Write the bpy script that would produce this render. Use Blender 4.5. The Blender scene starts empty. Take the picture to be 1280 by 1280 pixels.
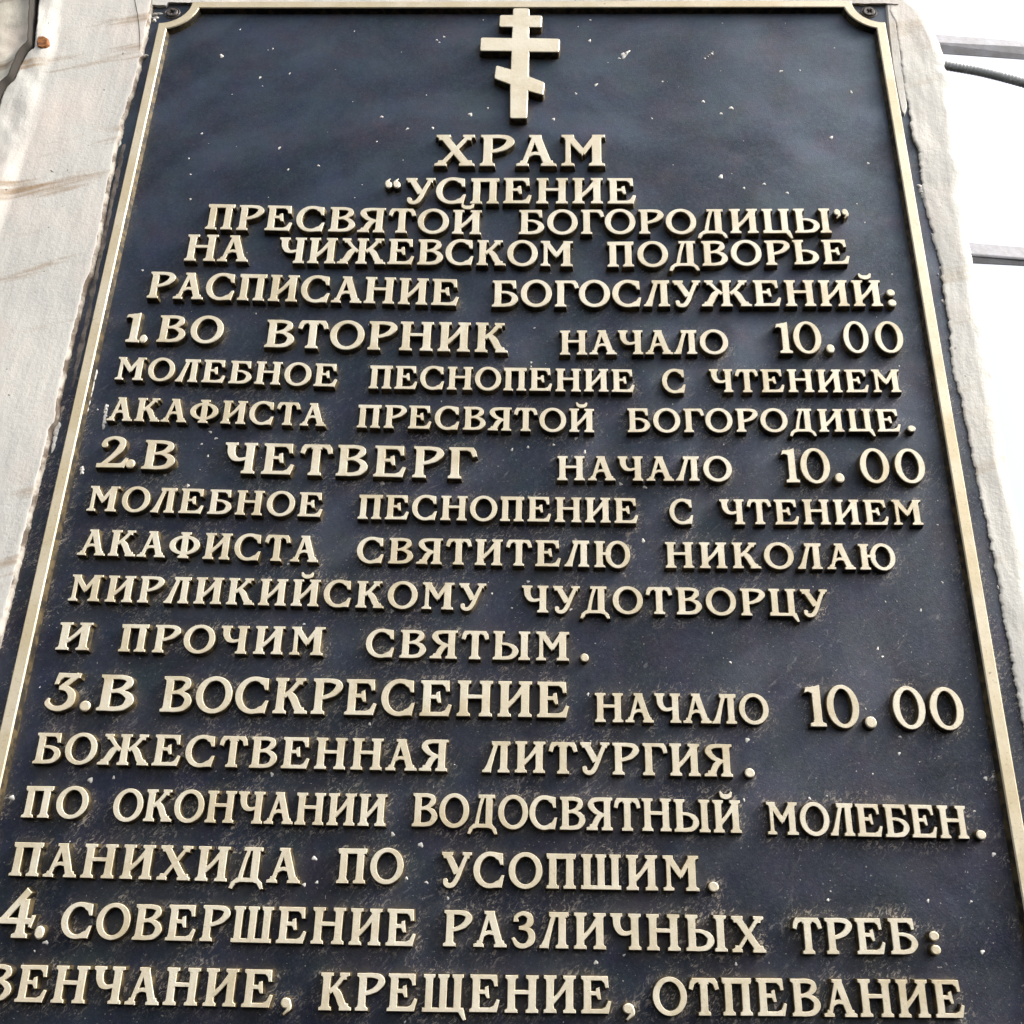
import bpy, math, random
from mathutils import Vector, Matrix, noise
from mathutils.geometry import delaunay_2d_cdt

random.seed(11)
scene = bpy.context.scene
COL = scene.collection

# ---------------------------------------------------------------- camera
# wall plane: y = 0 (the polished faces of the lettering), X right, Y into the wall, Z up
FOC, VPX, VPY, SLOPE = 1280.0, 72.0, -2900.0, 0.0125
UP = Vector((VPX, VPY, FOC)).normalized()                 # world up seen by the camera (right, down, forward)
_h = Vector((1, SLOPE, 0)); _h.z = -(UP.x + UP.y * SLOPE) / UP.z
RIGHT = _h.normalized()
AWAY = -(RIGHT.cross(UP))
DIST, EYE = 0.614, 1.60
CAM = Vector((0, -DIST, EYE))

def cam_to_world(v):
    return Vector((RIGHT.dot(v), AWAY.dot(v), UP.dot(v)))

def at(px, py, y=0.0):
    """a point of the photograph (1280 px) laid onto the plane at depth y"""
    d = cam_to_world(Vector((px - 640, py - 640, FOC)))
    t = (y + DIST) / d.y
    return CAM + d * t

cd = bpy.data.cameras.new('camera')
cam = bpy.data.objects.new('camera', cd); COL.objects.link(cam)
r_, u_, f_ = cam_to_world(Vector((1, 0, 0))), cam_to_world(Vector((0, -1, 0))), cam_to_world(Vector((0, 0, 1)))
m = Matrix.Identity(4)
for i in range(3):
    m[i][0], m[i][1], m[i][2], m[i][3] = r_[i], u_[i], -f_[i], CAM[i]
cam.matrix_world = m
cd.sensor_width = 36; cd.lens = 36 * FOC / 1280; cd.clip_start = 0.01; cd.clip_end = 5000
scene.camera = cam

# ---------------------------------------------------------------- sky, sun, exposure
SUN_AZ, SUN_EL = 105.0, 43.0      # azimuth clockwise from +Y (into the wall) towards +X
world = bpy.data.worlds.new('World'); scene.world = world; world.use_nodes = True
wt = world.node_tree; wt.nodes.clear()
sky = wt.nodes.new('ShaderNodeTexSky'); sky.sky_type = 'NISHITA'; sky.sun_disc = False
sky.sun_elevation = math.radians(SUN_EL); sky.sun_rotation = math.radians(SUN_AZ)
sky.dust_density = 9.0; sky.air_density = 1.0; sky.ozone_density = 1.0
hs = wt.nodes.new('ShaderNodeHueSaturation'); hs.inputs['Saturation'].default_value = 0.34
bgn = wt.nodes.new('ShaderNodeBackground'); bgn.inputs['Strength'].default_value = 0.15
wo = wt.nodes.new('ShaderNodeOutputWorld')
wt.links.new(sky.outputs[0], hs.inputs['Color']); wt.links.new(hs.outputs[0], bgn.inputs['Color'])
wt.links.new(bgn.outputs[0], wo.inputs['Surface'])

sd = bpy.data.lights.new('sun', 'SUN'); sd.energy = 1.25; sd.angle = math.radians(16); sd.color = (1.0, 0.96, 0.90)
sun = bpy.data.objects.new('sun', sd); COL.objects.link(sun)
a, e = math.radians(SUN_AZ), math.radians(SUN_EL)
sun_dir = Vector((math.sin(a) * math.cos(e), math.cos(a) * math.cos(e), math.sin(e)))
sun.rotation_euler = sun_dir.to_track_quat('Z', 'Y').to_euler()

vs = scene.view_settings
vs.view_transform = 'Standard'; vs.look = 'None'; vs.gamma = 1.0; vs.use_curve_mapping = False
vs.exposure = 1.25

# ---------------------------------------------------------------- node helpers
class Mat:
    def __init__(self, name):
        self.m = bpy.data.materials.new(name); self.m.use_nodes = True
        self.t = self.m.node_tree; self.t.nodes.clear()
        self.out = self.n('ShaderNodeOutputMaterial'); self.b = self.n('ShaderNodeBsdfPrincipled')
        self.l(self.b.outputs[0], self.out.inputs['Surface'])
        self.tc = self.n('ShaderNodeTexCoord')
    def n(self, t): return self.t.nodes.new(t)
    def l(self, a, b): self.t.links.new(a, b)
    def set(self, inp, v):
        s = self.b.inputs[inp]
        if hasattr(v, 'links') or hasattr(v, 'is_linked'): self.l(v, s)
        else: s.default_value = v
    def mapped(self, scale=(1, 1, 1), rot=(0, 0, 0), loc=(0, 0, 0)):
        q = self.n('ShaderNodeMapping'); self.l(self.tc.outputs['Object'], q.inputs['Vector'])     # turn first, then stretch
        q.inputs['Rotation'].default_value = rot; q.inputs['Location'].default_value = loc
        k = self.n('ShaderNodeMapping'); self.l(q.outputs[0], k.inputs['Vector']); k.inputs['Scale'].default_value = scale
        return k.outputs[0]
    def noise(self, scale, detail=4, rough=0.55, vec=None, dist=0.0, color=False):
        k = self.n('ShaderNodeTexNoise'); k.inputs['Scale'].default_value = scale
        k.inputs['Detail'].default_value = detail; k.inputs['Roughness'].default_value = rough; k.inputs['Distortion'].default_value = dist
        self.l(vec if vec is not None else self.tc.outputs['Object'], k.inputs['Vector'])
        return k.outputs['Color' if color else 'Fac']
    def ramp(self, fac, a, b, c0=0.0, c1=1.0):
        k = self.n('ShaderNodeMapRange'); k.clamp = True; k.interpolation_type = 'SMOOTHSTEP'
        self.l(fac, k.inputs['Value'])
        k.inputs['From Min'].default_value = a; k.inputs['From Max'].default_value = b
        k.inputs['To Min'].default_value = c0; k.inputs['To Max'].default_value = c1
        return k.outputs['Result']
    def math(self, op, a, b=0.5):
        k = self.n('ShaderNodeMath'); k.operation = op
        for i, v in enumerate((a, b)):
            if isinstance(v, (int, float)): k.inputs[i].default_value = v
            else: self.l(v, k.inputs[i])
        return k.outputs[0]
    def mix(self, fac, a, b):
        k = self.n('ShaderNodeMix'); k.data_type = 'RGBA'
        for i, v in ((0, fac), (6, a), (7, b)):
            if isinstance(v, (int, float)): k.inputs[i].default_value = v
            elif isinstance(v, tuple): k.inputs[i].default_value = (*v, 1)
            else: self.l(v, k.inputs[i])
        return k.outputs[2]
    def bump(self, h, strength, dist, prev=None):
        k = self.n('ShaderNodeBump'); k.inputs['Strength'].default_value = strength; k.inputs['Distance'].default_value = dist
        self.l(h, k.inputs['Height'])
        if prev is not None: self.l(prev, k.inputs['Normal'])
        return k.outputs[0]
    def sepz(self):
        k = self.n('ShaderNodeSeparateXYZ'); self.l(self.tc.outputs['Object'], k.inputs[0]); return k.outputs

# polished brass faces
M = Mat('polished brass')
c = M.mix(M.ramp(M.noise(30, 3), .35, .65), (0.665, 0.59, 0.435), (0.735, 0.68, 0.54))
c = M.mix(M.ramp(M.noise(26, 5, .7, vec=M.mapped(loc=(4, 4, 1))), .46, .68, 0, .65), c, (0.52, 0.43, 0.26))
c = M.mix(M.ramp(M.noise(900, 2), .60, .72, 0, .45), c, (0.36, 0.29, 0.18))
c = M.mix(M.ramp(M.noise(330, 4, .7), .66, .74, 0, .8), c, (0.20, 0.16, 0.10))
M.set('Base Color', c); M.set('Metallic', 0.18)
M.set('Roughness', M.ramp(M.noise(120, 3), .3, .7, .32, .50))
M.set('Normal', M.bump(M.noise(500, 3), .25, .0006))
BRASS = M.m
M = Mat('tarnished brass border')
c = M.mix(M.ramp(M.noise(30, 4), .35, .65), (0.56, 0.475, 0.31), (0.63, 0.56, 0.415))
c = M.mix(M.ramp(M.noise(700, 3, .6), .57, .70, 0, .45), c, (0.33, 0.25, 0.14))
c = M.mix(M.ramp(M.noise(150, 5, .72), .66, .74, 0, .75), c, (0.13, 0.10, 0.065))
M.set('Base Color', c); M.set('Metallic', 0.25); M.set('Roughness', M.ramp(M.noise(120, 3), .3, .7, .36, .55))
M.set('Normal', M.bump(M.noise(400, 4, .6), .18, .0006))
BORDER = M.m
# dark patinated sides of the lettering
M = Mat('patinated bronze side')
c = M.mix(M.ramp(M.noise(160, 4), .4, .62), (0.028, 0.023, 0.015), (0.12, 0.088, 0.042))
M.set('Base Color', c); M.set('Metallic', 0.25); M.set('Roughness', 0.55)
M.set('Normal', M.bump(M.noise(700, 3), .4, .0006))
SIDE = M.m
# the blackened panel
M = Mat('blackened bronze panel')
hue = M.noise(34, 4, .62, color=True)
base = M.mix(M.ramp(M.noise(12, 5, .65), .36, .66), (0.0050, 0.0075, 0.0150), (0.0140, 0.0180, 0.0320))
k = M.n('ShaderNodeMix'); k.data_type = 'RGBA'; k.blend_type = 'SOFT_LIGHT'
k.inputs[0].default_value = 0.7; M.l(base, k.inputs[6]); M.l(hue, k.inputs[7]); base = k.outputs[2]
base = M.mix(M.ramp(M.noise(19, 4, .6, vec=M.mapped(loc=(3, 1, 7))), .54, .72, 0, .55), base, (0.030, 0.018, 0.026))      # plum coloured patina
base = M.mix(M.ramp(M.noise(15, 4, .6, vec=M.mapped(loc=(9, 4, 2))), .55, .72, 0, .5), base, (0.012, 0.028, 0.026))       # green coloured patina
base = M.mix(M.ramp(M.noise(520, 4, .75), .52, .72, 0, .55), base, (0.045, 0.050, 0.062))
xyz = M.sepz()
low = M.ramp(xyz[2], 0.78, 0.18, 0.0, 1.0)                    # more dust on the lower lines
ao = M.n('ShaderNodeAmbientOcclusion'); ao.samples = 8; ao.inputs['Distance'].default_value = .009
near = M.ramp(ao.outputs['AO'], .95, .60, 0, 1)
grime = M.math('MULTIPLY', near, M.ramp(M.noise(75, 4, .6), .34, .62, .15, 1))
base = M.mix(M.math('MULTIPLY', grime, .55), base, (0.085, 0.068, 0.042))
fib = M.noise(430, 6, .74, vec=M.mapped((1, 1, .55), (0, math.radians(-42), 0)), dist=1.6)
clump = M.ramp(M.noise(45, 4, .65), .40, .63)
dustzone = M.math('MULTIPLY', clump, M.ramp(low, 0, 1, .12, 1.0))
halo = M.ramp(ao.outputs['AO'], .985, .78, .06, 1)
fl = M.math('MULTIPLY', M.ramp(fib, .525, .61), M.math('MULTIPLY', halo, dustzone))
base = M.mix(M.math('MULTIPLY', fl, .85), base, (0.50, 0.43, 0.34))
scr = M.noise(190, 6, .78, vec=M.mapped((1, 1, .35), (0, math.radians(-42), 0)), dist=.9)
sc = M.math('MULTIPLY', M.ramp(scr, .575, .68), M.math('MULTIPLY', M.ramp(M.noise(30, 3), .4, .65, .15, 1), M.ramp(low, .1, 1, 0.05, .55)))
base = M.mix(sc, base, (0.23, 0.22, 0.22))
tiny = M.math('MULTIPLY', M.ramp(M.noise(620, 3, .6), .675, .72), M.ramp(low, 0, 1, .04, .7))
base = M.mix(tiny, base, (0.42, 0.40, 0.37))
M.set('Base Color', base); M.set('Metallic', 0.0)
wv = M.noise(13, 4, .6, vec=M.mapped((.35, 1, 1.9), (0, math.radians(14), 0)), dist=1.0)
wipe = M.n('ShaderNodeTexWave'); wipe.wave_type = 'RINGS'; wipe.rings_direction = 'Y'                 # curved wipe marks of a cloth
M.l(M.mapped(loc=(.05, 0, -.42)), wipe.inputs['Vector'])
wipe.inputs['Scale'].default_value = 4.5; wipe.inputs['Distortion'].default_value = 5; wipe.inputs['Detail'].default_value = 4; wipe.inputs['Detail Scale'].default_value = 1.6
sm = M.math('MULTIPLY', M.ramp(wipe.outputs['Fac'], .35, .95), M.ramp(M.noise(5, 3), .38, .62))
M.set('Roughness', M.math('ADD', M.math('ADD', M.ramp(wv, .3, .7, .36, .58), M.math('MULTIPLY', near, .12)), M.math('MULTIPLY', sm, .08)))
patch_ = M.noise(8, 7, .68, vec=M.mapped(loc=(1, 2, 3)), dist=.8)
M.set('Specular IOR Level', M.math('ADD', M.math('ADD', M.ramp(patch_, .34, .68, .36, .74), M.math('MULTIPLY', sm, .30)), M.ramp(M.noise(420, 3, .7), .35, .7, -.07, .10)))
tint = M.mix(M.ramp(M.noise(27, 6, .7, vec=M.mapped(loc=(3, 1, 7))), .46, .70, 0, .75), (0.55, 0.76, 1.0), (0.82, 0.70, 0.92))
tint = M.mix(M.ramp(M.noise(33, 6, .7, vec=M.mapped(loc=(9, 4, 2))), .50, .72, 0, .6), tint, (0.66, 0.90, 0.88))
tint = M.mix(M.ramp(M.noise(21, 6, .7, vec=M.mapped(loc=(5, 8, 1))), .55, .75, 0, .6), tint, (0.86, 0.76, 0.68))
tint = M.mix(M.math('MULTIPLY', low, .6), tint, (0.86, 0.82, 0.90))
M.set('Specular Tint', tint)
b1 = M.bump(M.noise(55, 4), .22, .0012); b2 = M.bump(M.noise(900, 3, .6), .30, .0005, b1)
M.set('Normal', b2)
PANEL = M.m
# paint droppings
M = Mat('white paint fleck')
M.set('Base Color', M.mix(M.ramp(M.noise(300, 3), .4, .7), (0.72, 0.70, 0.66), (0.50, 0.47, 0.42))); M.set('Roughness', .6)
FLECK = M.m
M = Mat('grey paint film')
M.set('Base Color', M.mix(M.ramp(M.noise(120, 4), .35, .65), (0.24, 0.195, 0.155), (0.07, 0.055, 0.045))); M.set('Roughness', .5)
M.set('Normal', M.bump(M.noise(300, 4), .4, .001))
FILM = M.m
# limewashed plaster
def plaster(name, light, dirty, amount, pink):
    M = Mat(name)
    c = M.mix(M.ramp(M.noise(7, 5, .6), .3, .7), light, tuple(v * k_ for v, k_ in zip(light, (.88, .905, .92))))
    c = M.mix(M.ramp(M.noise(11, 3), .48, .68, 0, pink), c, (0.74, 0.60, 0.52))
    c = M.mix(M.ramp(M.noise(60, 4, .6, vec=M.mapped((1, 1, .12), (0, math.radians(-7), 0))), .5, .72, 0, .30), c, tuple(v * .82 for v in light))
    st = M.noise(26, 4, .65, vec=M.mapped((.16, 1, 1.5), (0, math.radians(16), 0)))
    c = M.mix(M.ramp(st, .54, .68, 0, amount), c, dirty)
    c = M.mix(M.ramp(M.noise(170, 3, .55, vec=M.mapped(loc=(2, 5, 9))), .715, .74, 0, min(1, amount * 1.2)), c, (0.10, 0.075, 0.05))
    M.set('Base Color', c); M.set('Roughness', .75)
    b = M.bump(M.noise(18, 4, .5), .25, .004)
    b = M.bump(M.noise(95, 5, .6, vec=M.mapped((1, 1, .22), (0, math.radians(-8), 0))), .45, .0014, b)
    b = M.bump(M.noise(420, 4, .65), .45, .0006, b)
    M.set('Normal', b)
    return M.m
PLASTER = plaster('limewashed plaster', (0.60, 0.58, 0.535), (0.33, 0.23, 0.14), .95, .35)
PLASTER_R = plaster('limewashed plaster clean', (0.60, 0.58, 0.53), (0.42, 0.34, 0.23), .45, .25)
PLASTER_OLD = plaster('old stained plaster', (0.58, 0.54, 0.45), (0.20, 0.14, 0.085), 1.0, .6)
M = Mat('crack painted dark'); M.set('Base Color', (0.03, 0.025, 0.02, 1)); M.set('Roughness', .9); CRACK = M.m  # dark colour stands in for shade down the crack between the walls
M = Mat('darkened grimy plaster edge')  # dirt on the broken edge, also coloured darker to hold down its sunlit rim
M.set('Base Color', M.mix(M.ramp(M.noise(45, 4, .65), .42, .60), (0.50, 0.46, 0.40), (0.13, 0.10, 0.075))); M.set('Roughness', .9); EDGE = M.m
M = Mat('brick chip')
M.set('Base Color', M.mix(M.ramp(M.noise(300, 4), .4, .6), (0.30, 0.115, 0.03), (0.13, 0.05, 0.02))); M.set('Roughness', .9); BRICK = M.m
M = Mat('screw steel')
M.set('Base Color', M.mix(M.ramp(M.noise(400, 3), .4, .62), (0.10, 0.085, 0.075), (0.045, 0.038, 0.034))); M.set('Metallic', .3); M.set('Roughness', .5); SCREW = M.m
M = Mat('galvanised tube')
M.set('Base Color', M.mix(M.ramp(M.noise(30, 5, .7), .35, .7), (0.48, 0.48, 0.515), (0.37, 0.355, 0.355)))
M.set('Metallic', .1); M.set('Roughness', .5); M.set('Normal', M.bump(M.noise(80, 4), .3, .002)); TUBE = M.m
M = Mat('grey conduit plastic')
M.set('Base Color', M.mix(M.ramp(M.noise(40, 4), .4, .7), (0.82, 0.84, 0.83), (0.72, 0.73, 0.72))); M.set('Roughness', .55); CONDUIT = M.m

# ---------------------------------------------------------------- object helpers
def mesh_obj(name, V, F, mats, idx=None, parent=None, smooth=False):
    me = bpy.data.meshes.new(name); me.from_pydata([tuple(v) for v in V], [], F)
    for mt in mats: me.materials.append(mt)
    if idx: me.polygons.foreach_set('material_index', idx)
    if smooth: me.polygons.foreach_set('use_smooth', [True] * len(me.polygons))
    me.validate(); me.update()
    if smooth: me.set_sharp_from_angle(angle=math.radians(38))
    o = bpy.data.objects.new(name, me); COL.objects.link(o)
    if parent is not None: o.parent = parent
    return o

def tag(o, label, cat, group=None, kind=None):
    if label: o['label'] = label
    if cat: o['category'] = cat
    if group: o['group'] = group
    if kind: o['kind'] = kind
    return o

def empty(name, loc):
    o = bpy.data.objects.new(name, None); COL.objects.link(o); o.location = loc; o.empty_display_size = .1
    return o

# ---------------------------------------------------------------- outline tools
def union_loops(polys, eps=1e-4):
    """outline (outer loops ccw, holes cw) of the union of 2-D polygons"""
    V, Fs = [], []
    for p in polys:
        ar = sum(p[i][0] * p[(i + 1) % len(p)][1] - p[(i + 1) % len(p)][0] * p[i][1] for i in range(len(p)))
        if abs(ar) < 1e-7: continue
        if ar < 0: p = p[::-1]
        Fs.append(list(range(len(V), len(V) + len(p)))); V += [Vector(q) for q in p]
    v, _, f, _, _, of = delaunay_2d_cdt(V, [], Fs, 0, eps)
    nxt = {}; es = set()
    for fc, o in zip(f, of):
        if not o: continue
        for i in range(len(fc)): es.add((fc[i], fc[(i + 1) % len(fc)]))
    for a_, b_ in es:
        if (b_, a_) not in es: nxt.setdefault(a_, []).append(b_)
    loops = []
    while nxt:
        s = next(iter(nxt)); lp = [s]; cur = nxt[s].pop()
        if not nxt[s]: del nxt[s]
        while cur != s:
            lp.append(cur); q = nxt[cur]
            n_ = q.pop()
            if not q: del nxt[cur]
            cur = n_
        pts = [Vector((v[i][0], v[i][1])) for i in lp]
        pts = clean(pts)
        if len(pts) > 2 and abs(area(pts)) > 2e-4: loops.append(pts)
    return loops

def area(p): return .5 * sum(p[i][0] * p[(i + 1) % len(p)][1] - p[(i + 1) % len(p)][0] * p[i][1] for i in range(len(p)))

def clean(p, d=.006):
    q = []
    for v in p:
        if not q or (v - q[-1]).length > d: q.append(v)
    while len(q) > 2 and (q[0] - q[-1]).length <= d: q.pop()
    ch = True
    while ch and len(q) > 3:
        ch = False
        for i in range(len(q)):
            a_, b_, c_ = q[i - 1], q[i], q[(i + 1) % len(q)]
            if abs((b_ - a_).cross(c_ - b_)) < 1e-5 and (b_ - a_).dot(c_ - b_) > 0:
                q.pop(i); ch = True; break
    return q

def offset(p, d):
    """move a loop to its right-hand side by d (outwards for ccw outer loops, into the hole for cw holes)"""
    n = len(p); out = []
    for i in range(n):
        a_, b_, c_ = p[i - 1], p[i], p[(i + 1) % n]
        e1, e2 = (b_ - a_), (c_ - b_)
        if e1.length < 1e-9 or e2.length < 1e-9: out.append(b_.copy()); continue
        n1 = Vector((e1.y, -e1.x)).normalized(); n2 = Vector((e2.y, -e2.x)).normalized()
        s = n1 + n2
        if s.length < .35: out.append(b_ + n1 * d * .5); continue
        s.normalize(); out.append(b_ + s * d / max(.6, s.dot(n1)))
    return out

def triangulate(loops):
    V, Fs = [], []
    for p in loops:
        Fs.append(list(range(len(V), len(V) + len(p)))); V += p
    Fr = [f if area([V[i] for i in f]) > 0 else f[::-1] for f in Fs]
    v, _, f, ov, _, of = delaunay_2d_cdt(V, [], Fr, 0, 1e-9)
    if len(v) != len(V): pass
    mp = [o[0] if o else None for o in ov]
    tris = []
    for fc, o in zip(f, of):
        if len(o) % 2 == 1:
            t = [mp[i] for i in fc]
            if None in t: continue
            tris.append(t)
    return tris

class Relief:
    """collects bevelled raised outlines: loops in (u, w) -> world by a function"""
    def __init__(self): self.V, self.F, self.I = [], [], []
    def add(self, loops, place, y_base, y_top, draft, bev, top=0, side=1):
        l0 = [offset(p, draft) for p in loops]
        l1 = [p for p in loops]
        l2 = [offset(p, -bev) for p in loops]
        tris = triangulate(loops)
        base = len(self.V)
        y_b = y_top + (bev if y_base > y_top else -bev)
        ofs = []
        for ring, y in ((l0, y_base), (l1, y_b), (l2, y_top)):
            ofs.append(len(self.V))
            for p in ring:
                for q in p: self.V.append(place(q, y))
        k = 0
        for p in loops:
            n = len(p)
            for i in range(n):
                a_, b_ = k + i, k + (i + 1) % n
                self.F.append((ofs[0] + a_, ofs[0] + b_, ofs[1] + b_, ofs[1] + a_)); self.I.append(side)
                self.F.append((ofs[1] + a_, ofs[1] + b_, ofs[2] + b_, ofs[2] + a_)); self.I.append(top)
            k += n
        for t in tris:
            self.F.append(tuple(ofs[2] + i for i in t)); self.I.append(top)
    def build(self, name, mats, parent=None):
        return mesh_obj(name, self.V, self.F, mats, self.I, parent)

# ---------------------------------------------------------------- the alphabet (cap height 1)
def quad(a, b, c, d): return [a, b, c, d]
def rect(x0, y0, x1, y1): return [(x0, y0), (x1, y0), (x1, y1), (x0, y1)]
def bar(p, q, w0, w1=None):
    w1 = w0 if w1 is None else w1
    p, q = Vector(p), Vector(q); n = Vector((-(q - p).y, (q - p).x)).normalized()
    return [tuple(p + n * w0 / 2), tuple(p - n * w0 / 2), tuple(q - n * w1 / 2), tuple(q + n * w1 / 2)]
def stroke(pts, ws, n=7):
    """smooth stroke of changing width through points, as quads"""
    P = [Vector(p) for p in pts]; S = []
    for i in range(len(P) - 1):
        p0 = P[i - 1] if i else P[0] * 2 - P[1]; p1, p2 = P[i], P[i + 1]
        p3 = P[i + 2] if i + 2 < len(P) else P[-1] * 2 - P[-2]
        for k in range(n if i < len(P) - 2 else n + 1):
            t = k / n
            q = .5 * ((2 * p1) + (p2 - p0) * t + (2 * p0 - 5 * p1 + 4 * p2 - p3) * t * t + (3 * p1 - p0 - 3 * p2 + p3) * t ** 3)
            S.append((q, ws[i] + (ws[i + 1] - ws[i]) * (t * t * (3 - 2 * t))))
    L, R = [], []
    for i, (q, w) in enumerate(S):
        d = (S[min(i + 1, len(S) - 1)][0] - S[max(i - 1, 0)][0]).normalized(); nn = Vector((-d.y, d.x))
        L.append(tuple(q + nn * w / 2)); R.append(tuple(q - nn * w / 2))
    return [[L[i], R[i], R[i + 1], L[i + 1]] for i in range(len(S) - 1)]
def ring(cx, cy, rx, ry, tx, ty, a0=0, a1=360, n=36, tilt=0.0):
    o = []
    for i in range(n):
        qa = [math.radians(a0 + (a1 - a0) * (i + k) / n) for k in (0, 1)]
        def P(t, x, y): return (cx + x * math.cos(t), cy + y * math.sin(t))
        o.append([P(qa[0], rx, ry), P(qa[1], rx, ry), P(qa[1] + tilt, rx - tx, ry - ty), P(qa[0] + tilt, rx - tx, ry - ty)])
    return o
def disc(cx, cy, r, n=20, ry=None):
    ry = ry or r
    return [(cx + r * math.cos(2 * math.pi * i / n), cy + ry * math.sin(2 * math.pi * i / n)) for i in range(n)]
E_ = .075
def foot(x0, x1, l=E_, r=E_, y=0):
    return [(x0 - l, y), (x1 + r, y), (x1 + r, y + .065), (x1 + min(r, .015), y + .10), (x1, y + .17), (x0, y + .17), (x0 - min(l, .015), y + .10), (x0 - l, y + .065)]
def head(x0, x1, l=E_, r=E_):
    return [(a_, 1 - b_) for a_, b_ in foot(x0, x1, l, r)]
def stem(x, w=.2, b=1, t=1, l=E_, r=E_):
    o = [rect(x, 0, x + w, 1)]
    if b: o.append(foot(x, x + w, l, r))
    if t: o.append(head(x, x + w, l, r))
    return o
def fliph(polys, w): return [[(w - x, y) for x, y in p] for p in polys]
def arm(x0, x1):      # top arm with a hanging beak
    return [rect(x0, .895, x1 - .04, 1), [(x1 - .2, .9), (x1 - .02, 1.0), (x1, .70), (x1 - .075, .69), (x1 - .11, .82)], [(x1 - .06, 1), (x1 - .2, 1), (x1 - .2, .9), (x1 - .02, .9), (x1 - .015, .97)]]
def low_bowl(x):      # lower bowl of a letter whose stem starts at x
    return stroke([(x + .12, .555), (x + .36, .54), (x + .56, .43), (x + .61, .28), (x + .5, .11), (x + .3, .055), (x + .1, .055)], [.07, .09, .15, .19, .14, .11, .11])
def top_bowl(x):
    return stroke([(x + .1, .945), (x + .36, .945), (x + .53, .88), (x + .53, .74), (x + .38, .60), (x + .12, .52)], [.11, .11, .13, .17, .11, .07])
G = {}
def g(ch, w, *ps):
    o = []
    for p in ps: o += (p if isinstance(p[0], list) else [p])
    G[ch] = (w, o)
g('П', .86, stem(.075, t=0), stem(.585, t=0), rect(.0, .9, .86, 1), rect(.02, .86, .84, .9))
g('Н', .96, stem(.075), stem(.685), rect(.2, .50, .75, .60))
I_ = stem(.075) + stem(.645) + stroke([(.2, .25), (.45, .50), (.72, .86)], [.13, .10, .14])
g('И', .92, I_)
g('Й', .92, I_, stroke([(.27, 1.27), (.34, 1.15), (.46, 1.115), (.58, 1.15), (.65, 1.27)], [.05, .12, .15, .12, .05]))
P_ = stem(.075, t=0) + [head(.075, .275, E_, 0)] + stroke([(.2, .945), (.46, .945), (.66, .90), (.72, .77), (.60, .60), (.42, .50), (.2, .44)], [.11, .11, .14, .19, .15, .11, .09])
g('Р', .82, P_)
g('В', .84, stem(.075, b=0, t=0), foot(.075, .275, E_, 0), head(.075, .275, E_, 0), top_bowl(.13), low_bowl(.13))
g('Ь', .82, stem(.075, b=0), foot(.075, .275, E_, 0), low_bowl(.11))
g('Ы', 1.19, stem(.075, b=0), foot(.075, .275, E_, 0), low_bowl(.11), stem(.91))
g('Б', .83, stem(.075, b=0, t=0), foot(.075, .275, E_, 0), head(.075, .275, E_, 0), arm(.1, .76), low_bowl(.12))
g('Е', .86, stem(.075, b=0, t=0), foot(.075, .275, E_, 0), head(.075, .275, E_, 0), arm(.1, .79),
  rect(.2, .49, .5, .585), [(.44, .66), (.52, .69), (.56, .38), (.50, .37), (.42, .52)],
  rect(.1, 0, .78, .105), [(.58, .1), (.70, .16), (.79, .33), (.86, .31), (.78, 0), (.62, 0)])
g('О', 1.0, ring(.5, .5, .5, .525, .175, .115, tilt=.10))
g('С', .92, ring(.5, .5, .5, .525, .175, .115, 50, 306, 30),
  [(.66, .84), (.60, 1.02), (.72, .995), (.865, .975), (.88, .66), (.81, .655), (.755, .785)],
  [(.66, .155), (.62, -.008), (.74, .0), (.85, .0), (.92, .345), (.855, .345), (.77, .205)])
T_ = [[(.10, 1), (.46, 1), (.46, .90), (.24, .90), (.155, .845), (.10, .69), (.0, .72), (.035, .9)]]
g('Т', .88, stem(.34, t=0), T_, fliph(T_, .88), rect(.3, .85, .58, .95))
g('Г', .76, stem(.075, t=0), head(.075, .275, E_, 0), rect(.1, .9, .5, 1), [[(.76 - x * 1.02, y) for x, y in T_[0]]])
g('Х', .98, bar((.18, 1), (.80, 0), .21), bar((.82, 1), (.15, 0), .11), head(.09, .29, .07, .06), head(.76, .86, .09, .09), foot(.10, .20, .09, .09), foot(.68, .90, .07, .07))
g('А', .98, bar((.45, 1), (.17, 0), .105), bar((.48, 1), (.79, 0), .2), rect(.31, .93, .60, 1), head(.40, .53, .09, .06), foot(.115, .22, .105, .08), foot(.685, .885, .07, .085),
  stroke([(.25, .27), (.36, .37), (.50, .40), (.68, .33)], [.06, .09, .10, .06]))
g('М', 1.08, rect(.11, 0, .22, 1), foot(.11, .22, .10, .09), rect(.76, 0, .965, 1), foot(.76, .965, .08, .09), head(.10, .30, .09, 0), head(.80, .965, 0, .10),
  bar((.17, 1.0), (.53, .43), .185, .15), bar((.52, .41), (.86, .98), .115, .13), [(.43, .5), (.60, .5), (.515, .335)])
g('У', .90, bar((.17, 1), (.49, .40), .19), head(.075, .28, .06, .06), head(.73, .83, .09, .08),
  stroke([(.79, .98), (.63, .60), (.49, .24), (.37, .06), (.25, .035), (.16, .09), (.135, .22)], [.11, .11, .12, .13, .13, .12, .10]), disc(.15, .17, .065))
g('Я', .86, fliph([q for q in P_], .86), stroke([(.52, .47), (.36, .34), (.22, .05)], [.12, .17, .17]), foot(.115, .31, .115, .05))
g('Л', .88, stem(.60, t=0), rect(.32, .905, .88, 1), rect(.34, .87, .85, .91), stroke([(.47, .96), (.37, .64), (.27, .28), (.19, .03)], [.12, .115, .145, .21]), [(.04, 0), (.30, 0), (.30, .10), (.10, .09), (.05, .06)])
Dl = [(.19, .1), (.30, .1), (.30, 0), (.17, -.045), (.075, -.20), (-.0, -.185), (.05, -.02)]
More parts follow.
